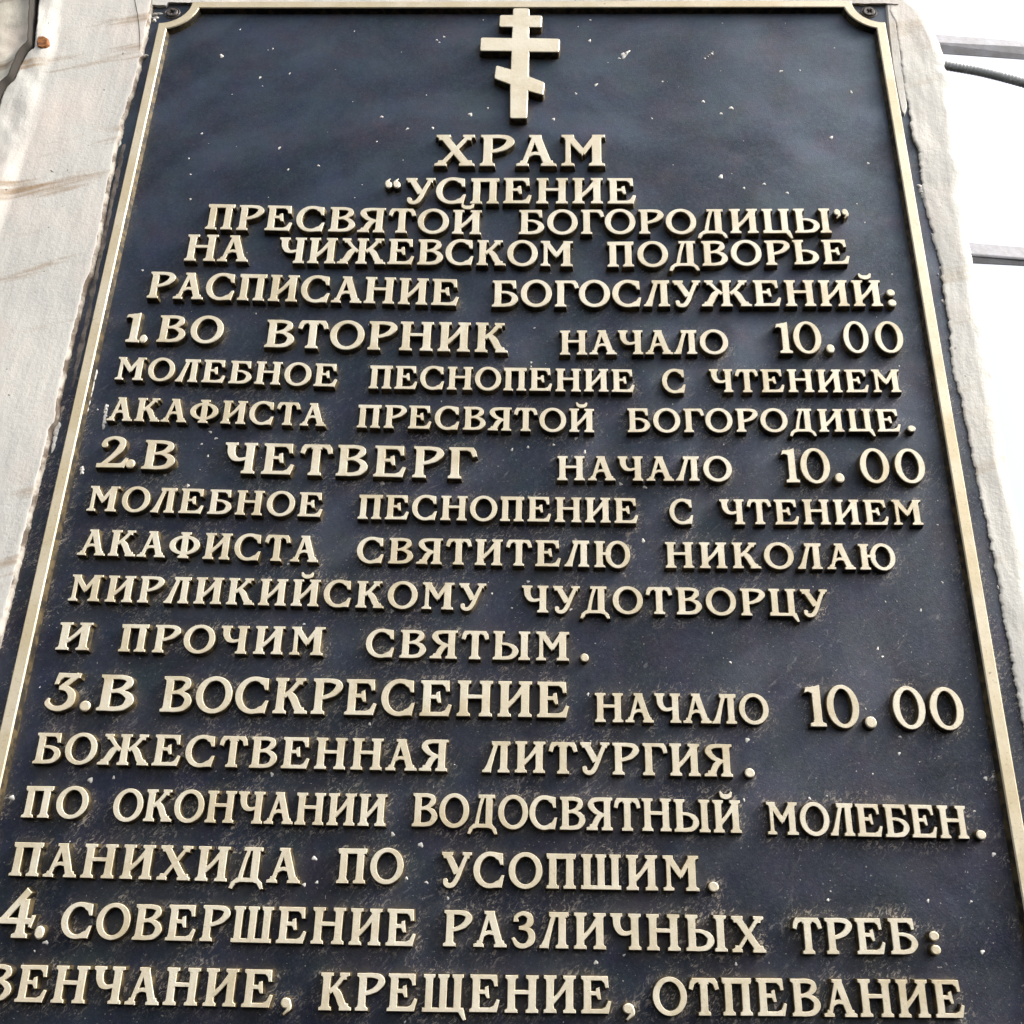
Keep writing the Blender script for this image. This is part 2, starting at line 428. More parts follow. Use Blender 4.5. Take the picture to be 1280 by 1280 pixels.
g('Д', .98, rect(.595, 0, .80, 1), rect(.34, .905, .875, 1), stroke([(.49, .96), (.38, .58), (.28, .05)], [.10, .09, .11]), rect(.19, 0, .82, .105), Dl, [(.985 - x, y) for x, y in Dl])
g('Ц', .95, stem(.075, b=0), stem(.62, b=0), rect(.0, 0, .84, .105), rect(.03, .1, .3, .13), [(.78, .105), (.87, .105), (.955, -.20), (.89, -.22), (.74, .0)])
SH = stem(.075, .19, b=0, l=.07, r=.06) + stem(.495, .19, b=0, l=.06, r=.06) + stem(.915, .19, b=0, l=.06, r=.07) + [rect(.0, 0, 1.18, .1)]
g('Ш', 1.18, SH)
g('Щ', 1.27, SH, [(1.08, .1), (1.19, .1), (1.275, -.20), (1.21, -.22), (1.06, .0)])
g('Ч', .88, stem(.605), head(.075, .275, .075, .06), stroke([(.175, .98), (.18, .70), (.27, .51), (.43, .445), (.65, .50)], [.2, .19, .16, .11, .09]))
K_ = stroke([(.28, .48), (.48, .68), (.70, .97)], [.11, .10, .12]) + [head(.64, .74, .085, .09)] + stroke([(.38, .60), (.54, .42), (.66, .18), (.80, .02)], [.14, .19, .19, .16]) + [foot(.66, .84, .06, .10)]
g('К', .94, stem(.075), K_)
Kj = [[(x + .66, y) for x, y in p] for p in K_]
g('Ж', 1.60, stem(.70), Kj, fliph(Kj, 1.60))
g('З', .74, stroke([(.16, .72), (.17, .86), (.36, .955), (.55, .88), (.57, .70), (.44, .575), (.26, .54)], [.13, .10, .10, .15, .18, .12, .08]),
  stroke([(.26, .54), (.48, .52), (.62, .38), (.61, .19), (.44, .045), (.22, .07), (.08, .26)], [.08, .11, .18, .19, .12, .12, .07]))
g('Ю', 1.22, stem(.075), rect(.2, .47, .56, .575), ring(.80, .5, .42, .525, .16, .115, tilt=.1))
g('Ф', 1.06, stem(.43), ring(.53, .5, .53, .37, .19, .10))
g('1', .52, rect(.22, 0, .42, .98), foot(.22, .42, .10, .10), [(.42, .9), (.42, 1.02), (.30, .98), (.06, .95), (.02, .83), (.12, .86), (.24, .80)])
g('0', .86, ring(.43, .5, .43, .53, .17, .085, tilt=.05))
g('2', .94, stroke([(.10, .72), (.17, .88), (.42, .965), (.66, .85), (.64, .62), (.42, .34), (.12, .05)], [.15, .12, .10, .17, .19, .13, .10]), disc(.13, .73, .085),
  rect(.0, 0, .80, .13), [(.60, .1), (.74, .15), (.86, .31), (.93, .29), (.84, 0), (.6, 0)], [(.02, 0), (.3, 0), (.3, .22)])
g('3', .92, rect(.30, .89, .92, 1), [(.20, .69), (.30, .70), (.34, .80), (.46, .9), (.32, 1.0), (.27, 1.0)], bar((.86, .97), (.44, .62), .13), [(.76, 1), (.95, 1), (.92, .94), (.78, .84), (.6, .84)],
  stroke([(.36, .60), (.58, .58), (.76, .42), (.74, .20), (.52, .05), (.26, .055), (.09, .17), (.12, .30)], [.10, .14, .20, .20, .14, .12, .13, .06]))
g('4', .86, bar((.06, .345), (.60, .99), .12, .15), rect(.46, 0, .65, .80), foot(.46, .65, .09, .09), rect(.0, .29, .80, .40), [(.74, .23), (.80, .22), (.86, .46), (.79, .46)])
g('.', .27, disc(.135, .125, .135))
g(':', .27, disc(.135, .125, .13), disc(.135, .52, .13))
Q_ = [disc(.12, .80, .12), stroke([(.19, .84), (.22, .70), (.10, .56)], [.10, .09, .03])]
g('”', .62, disc(.13, .86, .125), stroke([(.20, .88), (.22, .76), (.09, .62)], [.11, .10, .03]), disc(.47, .86, .125), stroke([(.54, .88), (.56, .76), (.43, .62)], [.11, .10, .03]))
g('“', .62, [[(.62 - x, 1.6 - y) for x, y in p] for p in G['”'][1]])
g(',', .28, disc(.14, .13, .135), stroke([(.21, .15), (.24, .0), (.10, -.17)], [.12, .11, .03]))
for k in 'АМХКЖ':
    G[k] = (G[k][0], [[(x, min(1, max(0, y))) for x, y in p] for p in G[k][1]])
G['У'] = (G['У'][0], [[(x, min(1, y)) for x, y in p] for p in G['У'][1]])
def bolder(p, d):
    q = [Vector(v) for v in p]
    if area(q) < 0: q.reverse()
    return [tuple(v) for v in offset(q, d)]
LOOPS = {k: (w, union_loops([bolder(q, .011) for q in p if abs(area([Vector(v) for v in q])) > 1e-6])) for k, (w, p) in G.items()}
KL = {'Д': -.10, 'Л': -.10, 'А': -.06, 'Т': -.05, 'У': -.04, 'Ч': -.03, 'Ж': -.06, 'Х': -.04, 'О': -.03, 'С': -.03, 'З': -.02, 'Я': -.04}
KR = {'Р': -.06, 'Г': -.10, 'Т': -.05, 'У': -.06, 'А': -.06, 'О': -.03, 'Д': -.05, 'К': -.04, 'Ж': -.05, 'Х': -.04, 'Ь': -.03, 'Б': -.02, 'В': -.02, 'Ю': -.03, 'Ц': -.06, 'Щ': -.06}

# ---------------------------------------------------------------- the plaque
Y_PANEL = .0052      # panel sits 5 mm behind the polished faces (y = 0)
zt = at(640, 1.0).z; zb = at(640, 1385).z
fl0, fl1 = at(197.4, 30), at(65.6, 620)
fr0, fr1 = at(1106.3, 34), at(1249, 840)
FX0, FX1 = (fl0.x + fl1.x) / 2, (fr0.x + fr1.x) / 2
print('frame', fl0, fl1, fr0, fr1, zt, zb)
ORG = Vector(((FX0 + FX1) / 2, .012, zb - .03))
plaque = empty('church_plaque', ORG)
tag(plaque, 'dark bronze church plaque with raised brass Cyrillic service times, set in white plaster', 'plaque')
def loc(p, y): return Vector((p[0], y, p[1])) - ORG

# panel plate with paint flecks in its own mesh
PV, PF, PI = [], [], []
x0, x1, z0, z1 = FX0 - .019, FX1 + .017, zb - .03, zt + .020
for y in (Y_PANEL, .0165):
    for (x, z) in ((x0, z0), (x1, z0), (x1, z1), (x0, z1)): PV.append(Vector((x, y, z)) - ORG)
PF += [(0, 1, 2, 3), (7, 6, 5, 4), (0, 4, 5, 1), (1, 5, 6, 2), (2, 6, 7, 3), (3, 7, 4, 0)]; PI += [0] * 6
def blob(px, py, rx, rz, ang=0.0, h=.0006, y=Y_PANEL, irregular=.35, pix=True, mat=1):
    c = at(px, py, y) if pix else Vector((px, y, py))
    n = 12 if rx > .0008 else 8; b = len(PV); ph = random.random() * 9
    for k, (s, d) in enumerate(((1, .0001), (.72, -h * .75), (.3, -h))):
        for i in range(n):
            t = 2 * math.pi * i / n
            rr = s * (1 + irregular * math.sin(2 * t + ph) * .6 + irregular * .7 * math.sin(3 * t + 2 * ph))
            u, w = rx * rr * math.cos(t), rz * rr * math.sin(t)
            PV.append(Vector((c.x + u * math.cos(ang) - w * math.sin(ang), y + d, c.z + u * math.sin(ang) + w * math.cos(ang))) - ORG)
    for k in range(2):
        for i in range(n):
            PF.append((b + k * n + i, b + k * n + (i + 1) % n, b + (k + 1) * n + (i + 1) % n, b + (k + 1) * n + i)); PI.append(mat)
    PF.append(tuple(b + 2 * n + i for i in range(n))); PI.append(mat)
SP = [(277,70,5),(300,37,2),(341,61,2),(325,97,3),(362,92,2),(290,118,2),(252,167,3),(349,185,3),(236,198,2),(360,212,2),(398,207,3),(238,218,2),(238,249,2),(178,338,3),(320,392,3),
(443,39,2),(546,50,3),(555,46,3),(549,53,2),(604,25,2),(738,25,2),(737,51,4),(780,69,7),(774,73,3),(745,106,4),(720,117,3),(828,102,2),(588,143,4),(610,135,2),(477,146,3),(509,161,3),(541,160,3),(471,177,2),(692,149,3),(815,148,2),(533,119,2),
(903,29,2),(890,67,3),(881,73,3),(976,89,3),(1000,88,2),(879,127,4),(914,135,4),(901,142,3),(1064,115,3),(1039,172,4),(1085,204,3),(901,221,5),(955,230,3),(930,235,3),(984,241,3),(1043,60,2),(1071,255,2),(1081,278,2),(1115,343,3),
(102,588,5),(122,512,3),(113,975,5),(142,972,4),(15,997,6),(393,1073,5),(396,1103,4),(380,1106,4),(57,1178,6),(491,1043,6),(526,1056,5),(533,1103,4),(508,1098,4),(730,1020,3),(745,1203,4),(780,1194,3),(790,1113,3),
(934,925,5),(1125,921,3),(1124,942,3),(1012,998,3),(1232,973,4),(1241,971,3),(1242,1068,4),(1218,1014,3),(1035,1125,3),(1160,1126,3),(1228,1190,4),(1214,1127,3),(920,1205,3),(955,889,2),(1082,886,2),
(660,559,4),(692,556,4),(731,565,4),(776,605,5),(640,562,3),(478,604,6),(700,768,4),(713,762,4),(640,760,3),(681,763,3),(615,742,3),(804,676,5),(660,727,4),(260,570,3),(270,548,4),(263,540,4),(235,607,4),(252,555,3),(760,640,2),(664,453,3),(664,458,2),(720,548,4),(806,609,6),(818,597,4),(1172,656,3),(1178,728,3),(1151,763,3),(1103,821,3),(1097,811,3),(913,828,3),(668,410,3),(1245,840,2),(360,705,3),(490,764,4),(380,780,3),(340,968,4),(462,905,4),(735,868,4),(930,1000,3),(560,1123,3)]
for (px, py, r) in SP:
    rr = r * (.00038 if py < 260 else .00027)
    blob(px, py, rr * random.uniform(.8, 1.2), rr * random.uniform(.7, 1.5), random.uniform(-.9, .4), h=.0001 + rr * .12)
for k in range(130):
    rr = random.choice((.00025, .0003, .0004, .0005))
    blob(random.uniform(FX0 + .01, FX1 - .01), random.uniform(zb + .02, zt - .02), rr, rr * random.uniform(.8, 1.8), random.uniform(-.8, .3), h=.0002, pix=False)
for k in range(7):      # dried runs by the left edge and a streaked drop
    blob(133 - k * .6, 508 + k * 4.2, .0013, .0021, h=.0005)
for k in range(3): blob(102.5, 585 + 3 * k, .0012, .0018, h=.0005)
blob(784, 66, .0014, .003, -.6, h=.0008)
for k in range(4): blob(885 + 2 * k, 71 - 2 * k, .0006, .0008)
for k in range(14):     # wiped paint line along the inner foot of the left border
    t = k / 13
    blob(119.5 - 22 * t, 466 + 96 * t, .0010 * (1.2 - t * .5), .0042, .0, h=.0006, irregular=.25)
for k in range(22):     # greyish film beside the left border
    py = 188 + 13.5 * k; blob(151 - .212 * (py - 200) + random.uniform(-.8, .8), py, random.uniform(.0014, .0024), .0085, random.uniform(-.02, .02), h=.0003, irregular=.22, mat=2)
for py in (140, 152, 165, 176): blob(150 + (165 - py) * .1, py, .0026, .0060, 0, h=.0006)
for k in range(6): blob(75.5 - 1.8 * k, 514 + 9 * k, .0024 - .0002 * k, .0042, -.1, h=.0005, irregular=.3, mat=1 if k > 1 else 2)
for k in range(26):     # flicked paint beside the right plaster edge
    t = random.random(); py = 270 + 580 * t
    blob(1161 + (py - 270) * .19 + random.uniform(-3, 8), py, random.uniform(.0004, .0011), random.uniform(.0008, .0028), .15, h=.0005)
for k in range(10):
    blob(1151 + k * 1.5, 234 + k * 3.4, .0032, .0022, -.6, h=.0009, irregular=.25)
for (px, py, rx, rz, an) in ((196, 18, .0042, .0012, .1), (194, 23, .0036, .0010, .3), (193, 26, .0020, .0016, 0), (200, 1, .0030, .0012, 0), (208, 2, .0026, .0010, .4), (181, 70, .0036, .0011, .25), (150, 158, .0022, .0060, 0)):
    blob(px, py, rx, rz, an, h=.0012)
panel = mesh_obj('panel', PV, PF, [PANEL, FLECK, FILM], PI, plaque)
panel.data.polygons.foreach_set('use_smooth', [i > 0 for i in PI])

# raised border with hollow quarter-round corners
def border_loop(x0, x1, z0, z1, r, inset):
    pts = []
    R = r + inset
    for (cx, cz, a0) in ((x1, z0, 180), (x1, z1, 270), (x0, z1, 0), (x0, z0, 90)):
        # concave quarter arcs, walked so that the loop stays counter-clockwise
        s = math.degrees(math.asin(min(1, inset / R))) if inset > 0 else 0
        n = 14
        for i in range(n + 1):
            t = math.radians(a0 - s - (90 - 2 * s) * i / n)
            pts.append(Vector((cx + R * math.cos(t), cz + R * math.sin(t))))
    return pts
FW = .0078
outer = border_loop(FX0, FX1, zb, zt, .0250, 0)
inner = border_loop(FX0, FX1, zb, zt, .0250, FW)
if area(outer) < 0: outer.reverse()
if area(inner) > 0: inner.reverse()
B = Relief(); B.add([outer, inner], loc, Y_PANEL + .0002, 0.0, .0014, .0007, 0, 1)
border = B.build('border', [BORDER, SIDE], plaque)

# screws in the hollow corners
def screw(px, py):
    c = at(px, py, Y_PANEL)
    S = Relief()
    cap = [Vector(p) for p in disc(0, 0, .0050, 28)]
    w, l = .00065, .0023
    plus = [(-w, -l), (w, -l), (w, -w), (l, -w), (l, w), (w, w), (w, l), (-w, l), (-w, w), (-l, w), (-l, -w), (-w, -w)]
    rot = random.random()
    plus = [Vector((x * math.cos(rot) - y * math.sin(rot), x * math.sin(rot) + y * math.cos(rot))) for x, y in plus][::-1]
    S.add([cap, plus], lambda q, y: Vector((c.x + q[0], y, c.z + q[1])) - ORG, Y_PANEL + .0001, Y_PANEL - .0016, .0003, .0006, 0, 0)
    rim = [Vector(p) for p in disc(0, 0, .0066, 30)]; hole = [Vector(p) for p in disc(0, 0, .0057, 30)][::-1]
    S.add([rim, hole], lambda q, y: Vector((c.x + q[0], y, c.z + q[1])) - ORG, Y_PANEL + .0001, Y_PANEL - .0007, .0003, .0003, 0, 0)
    return S.build('screw', [SCREW], plaque)
screw(215.5, 16.5); screw(1086, 15.5)

# three-bar cross
def poly_px(pts): return [Vector((at(*p).x, at(*p).z)) for p in pts]
def ck(x, y): return (540 + x / 5.818, y / 5.818)
cross = poly_px([ck(*p) for p in ((567, 868), (690, 868), (699, 668), (808, 700), (820, 606), (703, 560), (706, 385), (922, 387), (930, 288), (705, 282), (706, 206), (795, 208), (801, 118), (710, 118), (706, 66), (590, 66), (588, 116), (492, 116), (488, 203), (585, 205), (580, 283), (355, 278), (349, 378), (578, 380), (573, 510), (466, 480), (452, 578), (568, 622))])
if area(cross) < 0: cross.reverse()
def round_corners(p, r):
    q = []
    n = len(p)
    for i in range(n):
        a_, b_, c_ = p[i - 1], p[i], p[(i + 1) % n]
        d1, d2 = (a_ - b_), (c_ - b_); k = min(r, d1.length * .4, d2.length * .4)
        s, t = b_ + d1.normalized() * k, b_ + d2.normalized() * k
        conv = (b_ - a_).cross(c_ - b_) > 0
        if not conv: q.append(b_); continue
        for j in range(5):
            u = j / 4; q.append(s * (1 - u) ** 2 + b_ * 2 * u * (1 - u) + t * u * u)
    return q
C_ = Relief(); C_.add([round_corners(cross, .0022)], loc, Y_PANEL + .0002, -.0012, .0009, .0005, 0, 1)
C_.build('cross', [BRASS, SIDE], plaque)

# ---------------------------------------------------------------- the lettering
# each word: text pieces with their left and right edge, base line at both ends, height at both ends (photo pixels)
W = [
 ('line 1', 207, 207, 38.5, 38.5, [('ХРАМ', 542.5, 757)]),
 ('line 2', 254, 254, 31.5, 31.5, [('“', 479, 498), ('УСПЕНИЕ', 505, 794.7)]),
 ('line 3', 286, 292.5, 31, 29.5, [('ПРЕСВЯТОЙ', 256, 600.5)]),
 ('line 3', 292.5, 290.5, 30, 30, [('БОГОРОДИЦЫ', 648.5, 1040), ('”', 1046, 1064)]),
 ('line 4', 325.5, 326.5, 32.5, 32, [('НА', 229.7, 309)]),
 ('line 4', 328, 332.5, 31.5, 31, [('ЧИЖЕВСКОМ', 346, 716.3)]),
 ('line 4', 333.4, 329.5, 31, 30, [('ПОДВОРЬЕ', 759.6, 1063)]),
 ('line 5', 372, 381.5, 32.5, 32.5, [('РАСПИСАНИЕ', 183, 572.3)]),
 ('line 5', 383, 382.3, 32.5, 32, [('БОГОСЛУЖЕНИЙ', 615, 1104), (':', 1111, 1121)]),
 ('line 6', 426.5, 428, 36, 36, [('1', 151.3, 173), ('.', 173.5, 182)]),
 ('line 6', 427, 428.5, 33, 33, [('ВО', 195, 276)]),
 ('line 6', 433.5, 440.5, 34, 37, [('ВТОРНИК', 330, 633.8)]),
 ('line 6', 443, 442, 30, 29.5, [('НАЧАЛО', 700, 911)]),
 ('line 6', 441, 439.5, 38, 37, [('1', 971.3, 991), ('0', 994, 1028.4), ('.', 1034, 1043.5), ('0', 1057, 1088), ('0', 1097, 1131.5)]),
 ('line 7', 474, 483, 28, 28, [('МОЛЕБНОЕ', 142.7, 420)]),
 ('line 7', 485.3, 490, 28.5, 28, [('ПЕСНОПЕНИЕ', 460.6, 793)]),
 ('line 7', 490.5, 490.5, 29, 29, [('С', 828.4, 857)]),
 ('line 7', 490, 490, 28.5, 28, [('ЧТЕНИЕМ', 888, 1128)]),
 ('line 8', 525, 532.5, 29, 28, [('АКАФИСТА', 132.3, 406.3)]),
 ('line 8', 534, 540.2, 28.3, 29, [('ПРЕСВЯТОЙ', 445.8, 742.4)]),
 ('line 8', 540, 539, 29.5, 27.5, [('БОГОРОДИЦЕ', 785, 1127), ('.', 1135.6, 1145)]),
 ('line 9', 584, 584.5, 38.5, 38.5, [('2', 119.6, 158), ('.', 156, 167)]),
 ('line 9', 585.5, 587, 36, 36, [('В', 176, 216)]),
 ('line 9', 590.8, 598.3, 38, 39, [('ЧЕТВЕРГ', 276.7, 594.6)]),
 ('line 9', 600, 601, 30, 30.5, [('НАЧАЛО', 696.7, 915.6)]),
 ('line 9', 602.5, 602.5, 41.5, 40.5, [('1', 979, 1000), ('0', 1003, 1039.4), ('.', 1045, 1056), ('0', 1078, 1114), ('0', 1122, 1159)]),
 ('line 10', 638, 645.8, 31, 30, [('МОЛЕБНОЕ', 107.3, 401.5)]),
 ('line 10', 648.2, 653.7, 30, 31, [('ПЕСНОПЕНИЕ', 446.8, 797.5)]),
 ('line 10', 654.5, 654.5, 30.5, 30.5, [('С', 837.7, 866.8)]),
 ('line 10', 655, 656, 31, 31, [('ЧТЕНИЕМ', 901, 1155.6)]),
 ('line 11', 693.2, 702.5, 32, 32.5, [('АКАФИСТА', 95.6, 397)]),
 ('line 11', 703.2, 709.4, 31.7, 32.7, [('СВЯТИТЕЛЮ', 444.8, 787.8)]),
 ('line 11', 709.4, 712, 32, 32, [('НИКОЛАЮ', 832.5, 1121.2)]),
 ('line 12', 750.6, 762.7, 32.5, 33.4, [('МИРЛИКИЙСКОМУ', 84.2, 605.6)]),
 ('line 12', 765, 770.6, 33.3, 33.6, [('ЧУДОТВОРЦУ', 652, 1036.6)]),
 ('line 13', 811.8, 812.5, 34, 34, [('И', 68.8, 109.3)]),
 ('line 13', 814.2, 818.7, 34, 35, [('ПРОЧИМ', 147.1, 403.2)]),
 ('line 13', 821, 826.3, 34.5, 36, [('СВЯТЫМ', 456, 711.5), ('.', 726, 735.5)]),
 ('line 14', 886.4, 888.5, 46, 46, [('3', 53, 92), ('.', 98, 111)]),
 ('line 14', 887.8, 889, 44.5, 44.5, [('В', 119.5, 164)]),
 ('line 14', 889.4, 897, 44, 44, [('ВОСКРЕСЕНИЕ', 199, 710.6)]),
 ('line 14', 902, 905, 36, 37, [('НАЧАЛО', 744, 962)]),
 ('line 14', 907.5, 911, 50.5, 50, [('1', 1008.4, 1033.5), ('0', 1036.6, 1076.5), ('.', 1083, 1096.5), ('0', 1120, 1160), ('0', 1166.6, 1208)]),
 ('line 15', 953.7, 964, 38, 39, [('БОЖЕСТВЕННАЯ', 40, 558)]),
 ('line 15', 964.7, 971.5, 38.5, 40.5, [('ЛИТУРГИЯ', 601, 916.3), ('.', 932, 943.5)]),
 ('line 16', 1021.5, 1022.5, 39, 39, [('ПО', 25.8, 105.9)]),
 ('line 16', 1025.6, 1032.5, 39.5, 39.5, [('ОКОНЧАНИИ', 138.2, 480.8)]),
 ('line 16', 1032.8, 1041, 41, 40, [('ВОДОСВЯТНЫЙ', 514.6, 927.2)]),
 ('line 16', 1042.8, 1048.7, 40, 40.5, [('МОЛЕБЕН', 960.3, 1212), ('.', 1222, 1233.6)]),
 ('line 17', 1094.4, 1104, 41.5, 43.5, [('ПАНИХИДА', 10.3, 374)]),
 ('line 17', 1103.5, 1104.5, 43, 43, [('ПО', 420, 502.5)]),
 ('line 17', 1108, 1114, 43, 43.3, [('УСОПШИМ', 550, 875), ('.', 886.4, 898.4)]),
 ('line 18', 1171.5, 1173, 60, 58, [('4', -6, 38), ('.', 41.6, 53)]),
 ('line 18', 1172, 1182.7, 43.5, 45.5, [('СОВЕРШЕНИЕ', 72.7, 518)]),
 ('line 18', 1182.4, 1190.6, 44.5, 44.5, [('РАЗЛИЧНЫХ', 553.8, 958)]),
 ('line 18', 1192, 1193, 44.5, 43.6, [('ТРЕБ', 993.7, 1149.4), (':', 1165, 1177)]),
 ('line 19', 1251, 1260, 45.5, 47, [('ВЕНЧАНИЕ', -26, 338.6), (',', 350, 362.5)]),
 ('line 19', 1262.8, 1267.3, 46.5, 46, [('КРЕЩЕНИЕ', 397.7, 763.8), (',', 779, 792.5)]),
 ('line 19', 1268.5, 1272.4, 46, 46.5, [('ОТПЕВАНИЕ', 817, 1207.8)]),
]
OVR = {}     # per-word left edges where the casting's spacing is uneven
GAP = .16
for (ln, yl, yr, hl, hr, pieces) in W:
    xl, xr = pieces[0][1], pieces[-1][2]
    A_, B_ = at(xl, yl), at(xr, yr)
    HL, HR = at(xl, yl - hl).z - A_.z, at(xr, yr - hr).z - B_.z
    R = Relief()
    txt = ''.join(p[0] for p in pieces)
    for (s, px0, px1) in pieces:
        def base(px):
            t = (px - xl) / max(1e-6, xr - xl); return at(px, yl + (yr - yl) * t), HL + (HR - HL) * t
        P0, H0 = base(px0); P1, H1 = base(px1)
        L = (P1 - P0).length; H = (H0 + H1) / 2; d = (P1 - P0) / L
        ws = [LOOPS[ch][0] for ch in s]
        kern = [KR.get(a_, 0) + KL.get(b_, 0) for a_, b_ in zip(s, s[1:])] + [0]
        nat = sum(ws) + GAP * (len(s) - 1) + sum(kern)
        k = L / (nat * H)
        kx = k if len(s) == 1 else k ** .6                     # letters take most of the stretch, spaces the rest
        gap = 0 if len(s) == 1 else (L / H - kx * (sum(ws) + sum(kern))) / (len(s) - 1)
        x = 0.0
        for ch, w, kn in zip(s, ws, kern):
            lp = LOOPS[ch][1]
            t = x * H / L; h_ = H0 + (H1 - H0) * t
            jit = random.uniform(-.006, .006)
            def place(q, y, x=x, h_=h_, jit=jit):
                c = P0 + d * ((x + q[0] * kx / 1.0) * H)
                return Vector((c.x, y, c.z + (q[1] + jit) * h_)) - ORG
            small = ch in '.:,“”'
            R.add(lp, (lambda q, y, place=place: place(q, y)), Y_PANEL + .0002, 0.0, .03, .013 if not small else .03, 0, 1)
            x += (w + kn) * kx + gap
    # bevel sizes above are in cap heights sideways and metres in depth: pull the bevel ring to a sane depth
    for v in R.V:
        yy = v.y + ORG.y
        if .006 < yy < .04: v.y = .0006 - ORG.y
    o = R.build('word', [BRASS, SIDE], plaque)
    o['label'] = 'raised brass lettering reading %s in %s of the plaque' % (txt, ln)

# ---------------------------------------------------------------- plaster around the plaque
def interp(tab, y):
    if y <= tab[0][0]: 
        (y0, x0), (y1, x1) = tab[0], tab[1]
    elif y >= tab[-1][0]:
        (y0, x0), (y1, x1) = tab[-2], tab[-1]
    else:
        for i in range(len(tab) - 1):
            if tab[i][0] <= y <= tab[i + 1][0]: (y0, x0), (y1, x1) = tab[i], tab[i + 1]; break
    return x0 + (x1 - x0) * (y - y0) / (y1 - y0)
L_IN = [(-60, 203), (0, 190), (14, 187), (27, 185), (50, 180), (62, 177), (66, 181), (70, 176), (100, 169), (150, 152), (160, 152), (180, 144), (205, 141), (230, 134), (260, 130), (300, 122.5), (340, 113), (350, 108), (380, 100), (430, 87.5), (480, 76), (500, 72), (518, 71), (527, 68), (535, 62.5), (560, 57), (590, 49), (620, 42), (670, 30), (700, 23), (760, 8), (790, 0), (1400, -148)]
L_BEAD = [(-60, 74), (0, 69), (30, 66), (60, 60), (80, 55), (105, 45), (145, 36), (170, 27), (210, 15), (250, 1), (1400, -330)]
L_OUT = [(-60, 50), (0, 47.5), (30, 46.5), (55, 44.5), (62, 43), (66, 36), (79, 27), (102, 18), (111, 7), (125, 1), (200, -20), (1400, -400)]
N_IN = [(-60, 45), (0, 43.5), (25, 42), (45, 41), (60, 41.3), (64, 36), (79, 27.2), (102, 18.2), (111, 7.2), (125, 1.2), (200, -19.8), (1400, -399.8)]
R_IN = [(-60, 1098), (0, 1111), (26, 1122), (52, 1126), (112, 1134), (137, 1139), (163, 1142), (189, 1151), (215, 1153), (240, 1156), (265, 1163), (300, 1171.7), (340, 1180), (380, 1185.5), (400, 1189), (435, 1191), (460, 1194), (480, 1200), (500, 1206), (520, 1209), (548, 1215), (580, 1222), (610, 1227.5), (640, 1235), (680, 1242), (720, 1250.6), (740, 1253), (780, 1260), (840, 1271.5), (880, 1279), (1400, 1367)]
R_OUT = [(-60, 1120), (-15, 1136), (0, 1151), (8, 1161), (25, 1169), (40, 1178.6), (60, 1184.6), (72, 1186), (76, 1185), (90, 1194), (120, 1197.5), (150, 1202), (173, 1204), (178, 1203), (184, 1202), (195, 1207), (220, 1208), (240, 1207.5), (255, 1213), (300, 1218), (320, 1223), (345, 1227.5), (380, 1232.5), (420, 1237), (460, 1245), (500, 1252.5), (540, 1259), (570, 1265), (600, 1271.5), (625, 1277), (1400, 1432)]
def fbm(x, z, s, o=4):
    return noise.fractal(Vector((x * s, 3.7, z * s)), 1.0, 2.0, o)
WV, WF, WI = [], [], []
def patch(lo, hi, py0, py1, rows, cols, relief, roll_lo, roll_hi, mat, jag=(1.0, 1.0), V=WV, F=WF, I=WI, mlo=None, mhi=None):
    """plaster skin between two edge curves; edges roll over towards the wall by the given depths"""
    b = len(V); K = None
    for r in range(rows + 1):
        py = py0 + (py1 - py0) * r / rows
        xa, xb = interp(lo, py), interp(hi, py)
        ja = jag[0] * (noise.noise(Vector((py * .13, 1.3, 0))) * 1.1 + noise.noise(Vector((py * .4, 5.1, 0))) * .7)
        jb = jag[1] * (noise.noise(Vector((py * .13, 9.3, 0))) * 1.1 + noise.noise(Vector((py * .4, 7.1, 0))) * .7)
        A, Bp = at(xa + ja, py), at(xb + jb, py)
        row = [(A.x, A.z, roll_lo), (A.x, A.z, min(roll_lo * .25, .004)), (A.x + .0005, A.z, min(roll_lo * .1, .0008))]
        for k in range(cols + 1):
            t = k / cols; t = t * .6 + .4 * (t * t * (3 - 2 * t))
            x = A.x + .0016 + (Bp.x - A.x - .0032) * t; z = A.z + (Bp.z - A.z) * t
            row.append((x, z, None))
        row += [(Bp.x - .0005, Bp.z, .0008), (Bp.x, Bp.z, min(roll_hi * .25, .004)), (Bp.x, Bp.z, roll_hi)]
        for (x, z, d) in row:
            y = relief(x, z, py, A.x, Bp.x)
            V.append(Vector((x, y + (d or 0) , z)))
        K = len(row)
    for r in range(rows):
        for k in range(K - 1):
            a_ = b + r * K + k
            F.append((a_, a_ + K, a_ + K + 1, a_ + 1)); I.append(mlo if (mlo is not None and k < 1) else mhi if (mhi is not None and k >= K - 4) else mat)
def rel_left(x, z, py, xa, xb):
    bead = at(interp(L_BEAD, py), py).x
    s = max(0, min(1, (bead - x) / .015 + .5)); s = s * s * (3 - 2 * s)
    lip = .0005 * math.exp(-((xb - x) / .0016) ** 2) * (1 + .8 * fbm(x, z, 40, 2))
    return .0013 -   .0026 * s * (1 + .6 * fbm(x, z, 22, 3)) + lip + .0014 * fbm(x, z * .5, 9, 2) + .00025 * fbm(x, z * .35, 60, 2) + .0012 * s * fbm(x, z * .6, 40, 3)
def rel_right(x, z, py, xa, xb):
    xo = at(interp(R_OUT, py), py).x
    edge = max(0, 1 - (xo - x) / .011) if xo - x > 0 else 1.0
    return .0036 + .0040 * edge ** 2 * (1 + .9 * fbm(x, z, 30, 3)) + .0010 * fbm(x, z * .4, 12, 2) + .0006 * fbm(x, z * .4, 45, 3) + .0005 * abs(fbm(x + z * .15, z * .35, 28, 2))
def rel_top(x, z, py, xa, xb): return .0030 + .0008 * fbm(x, z, 25)
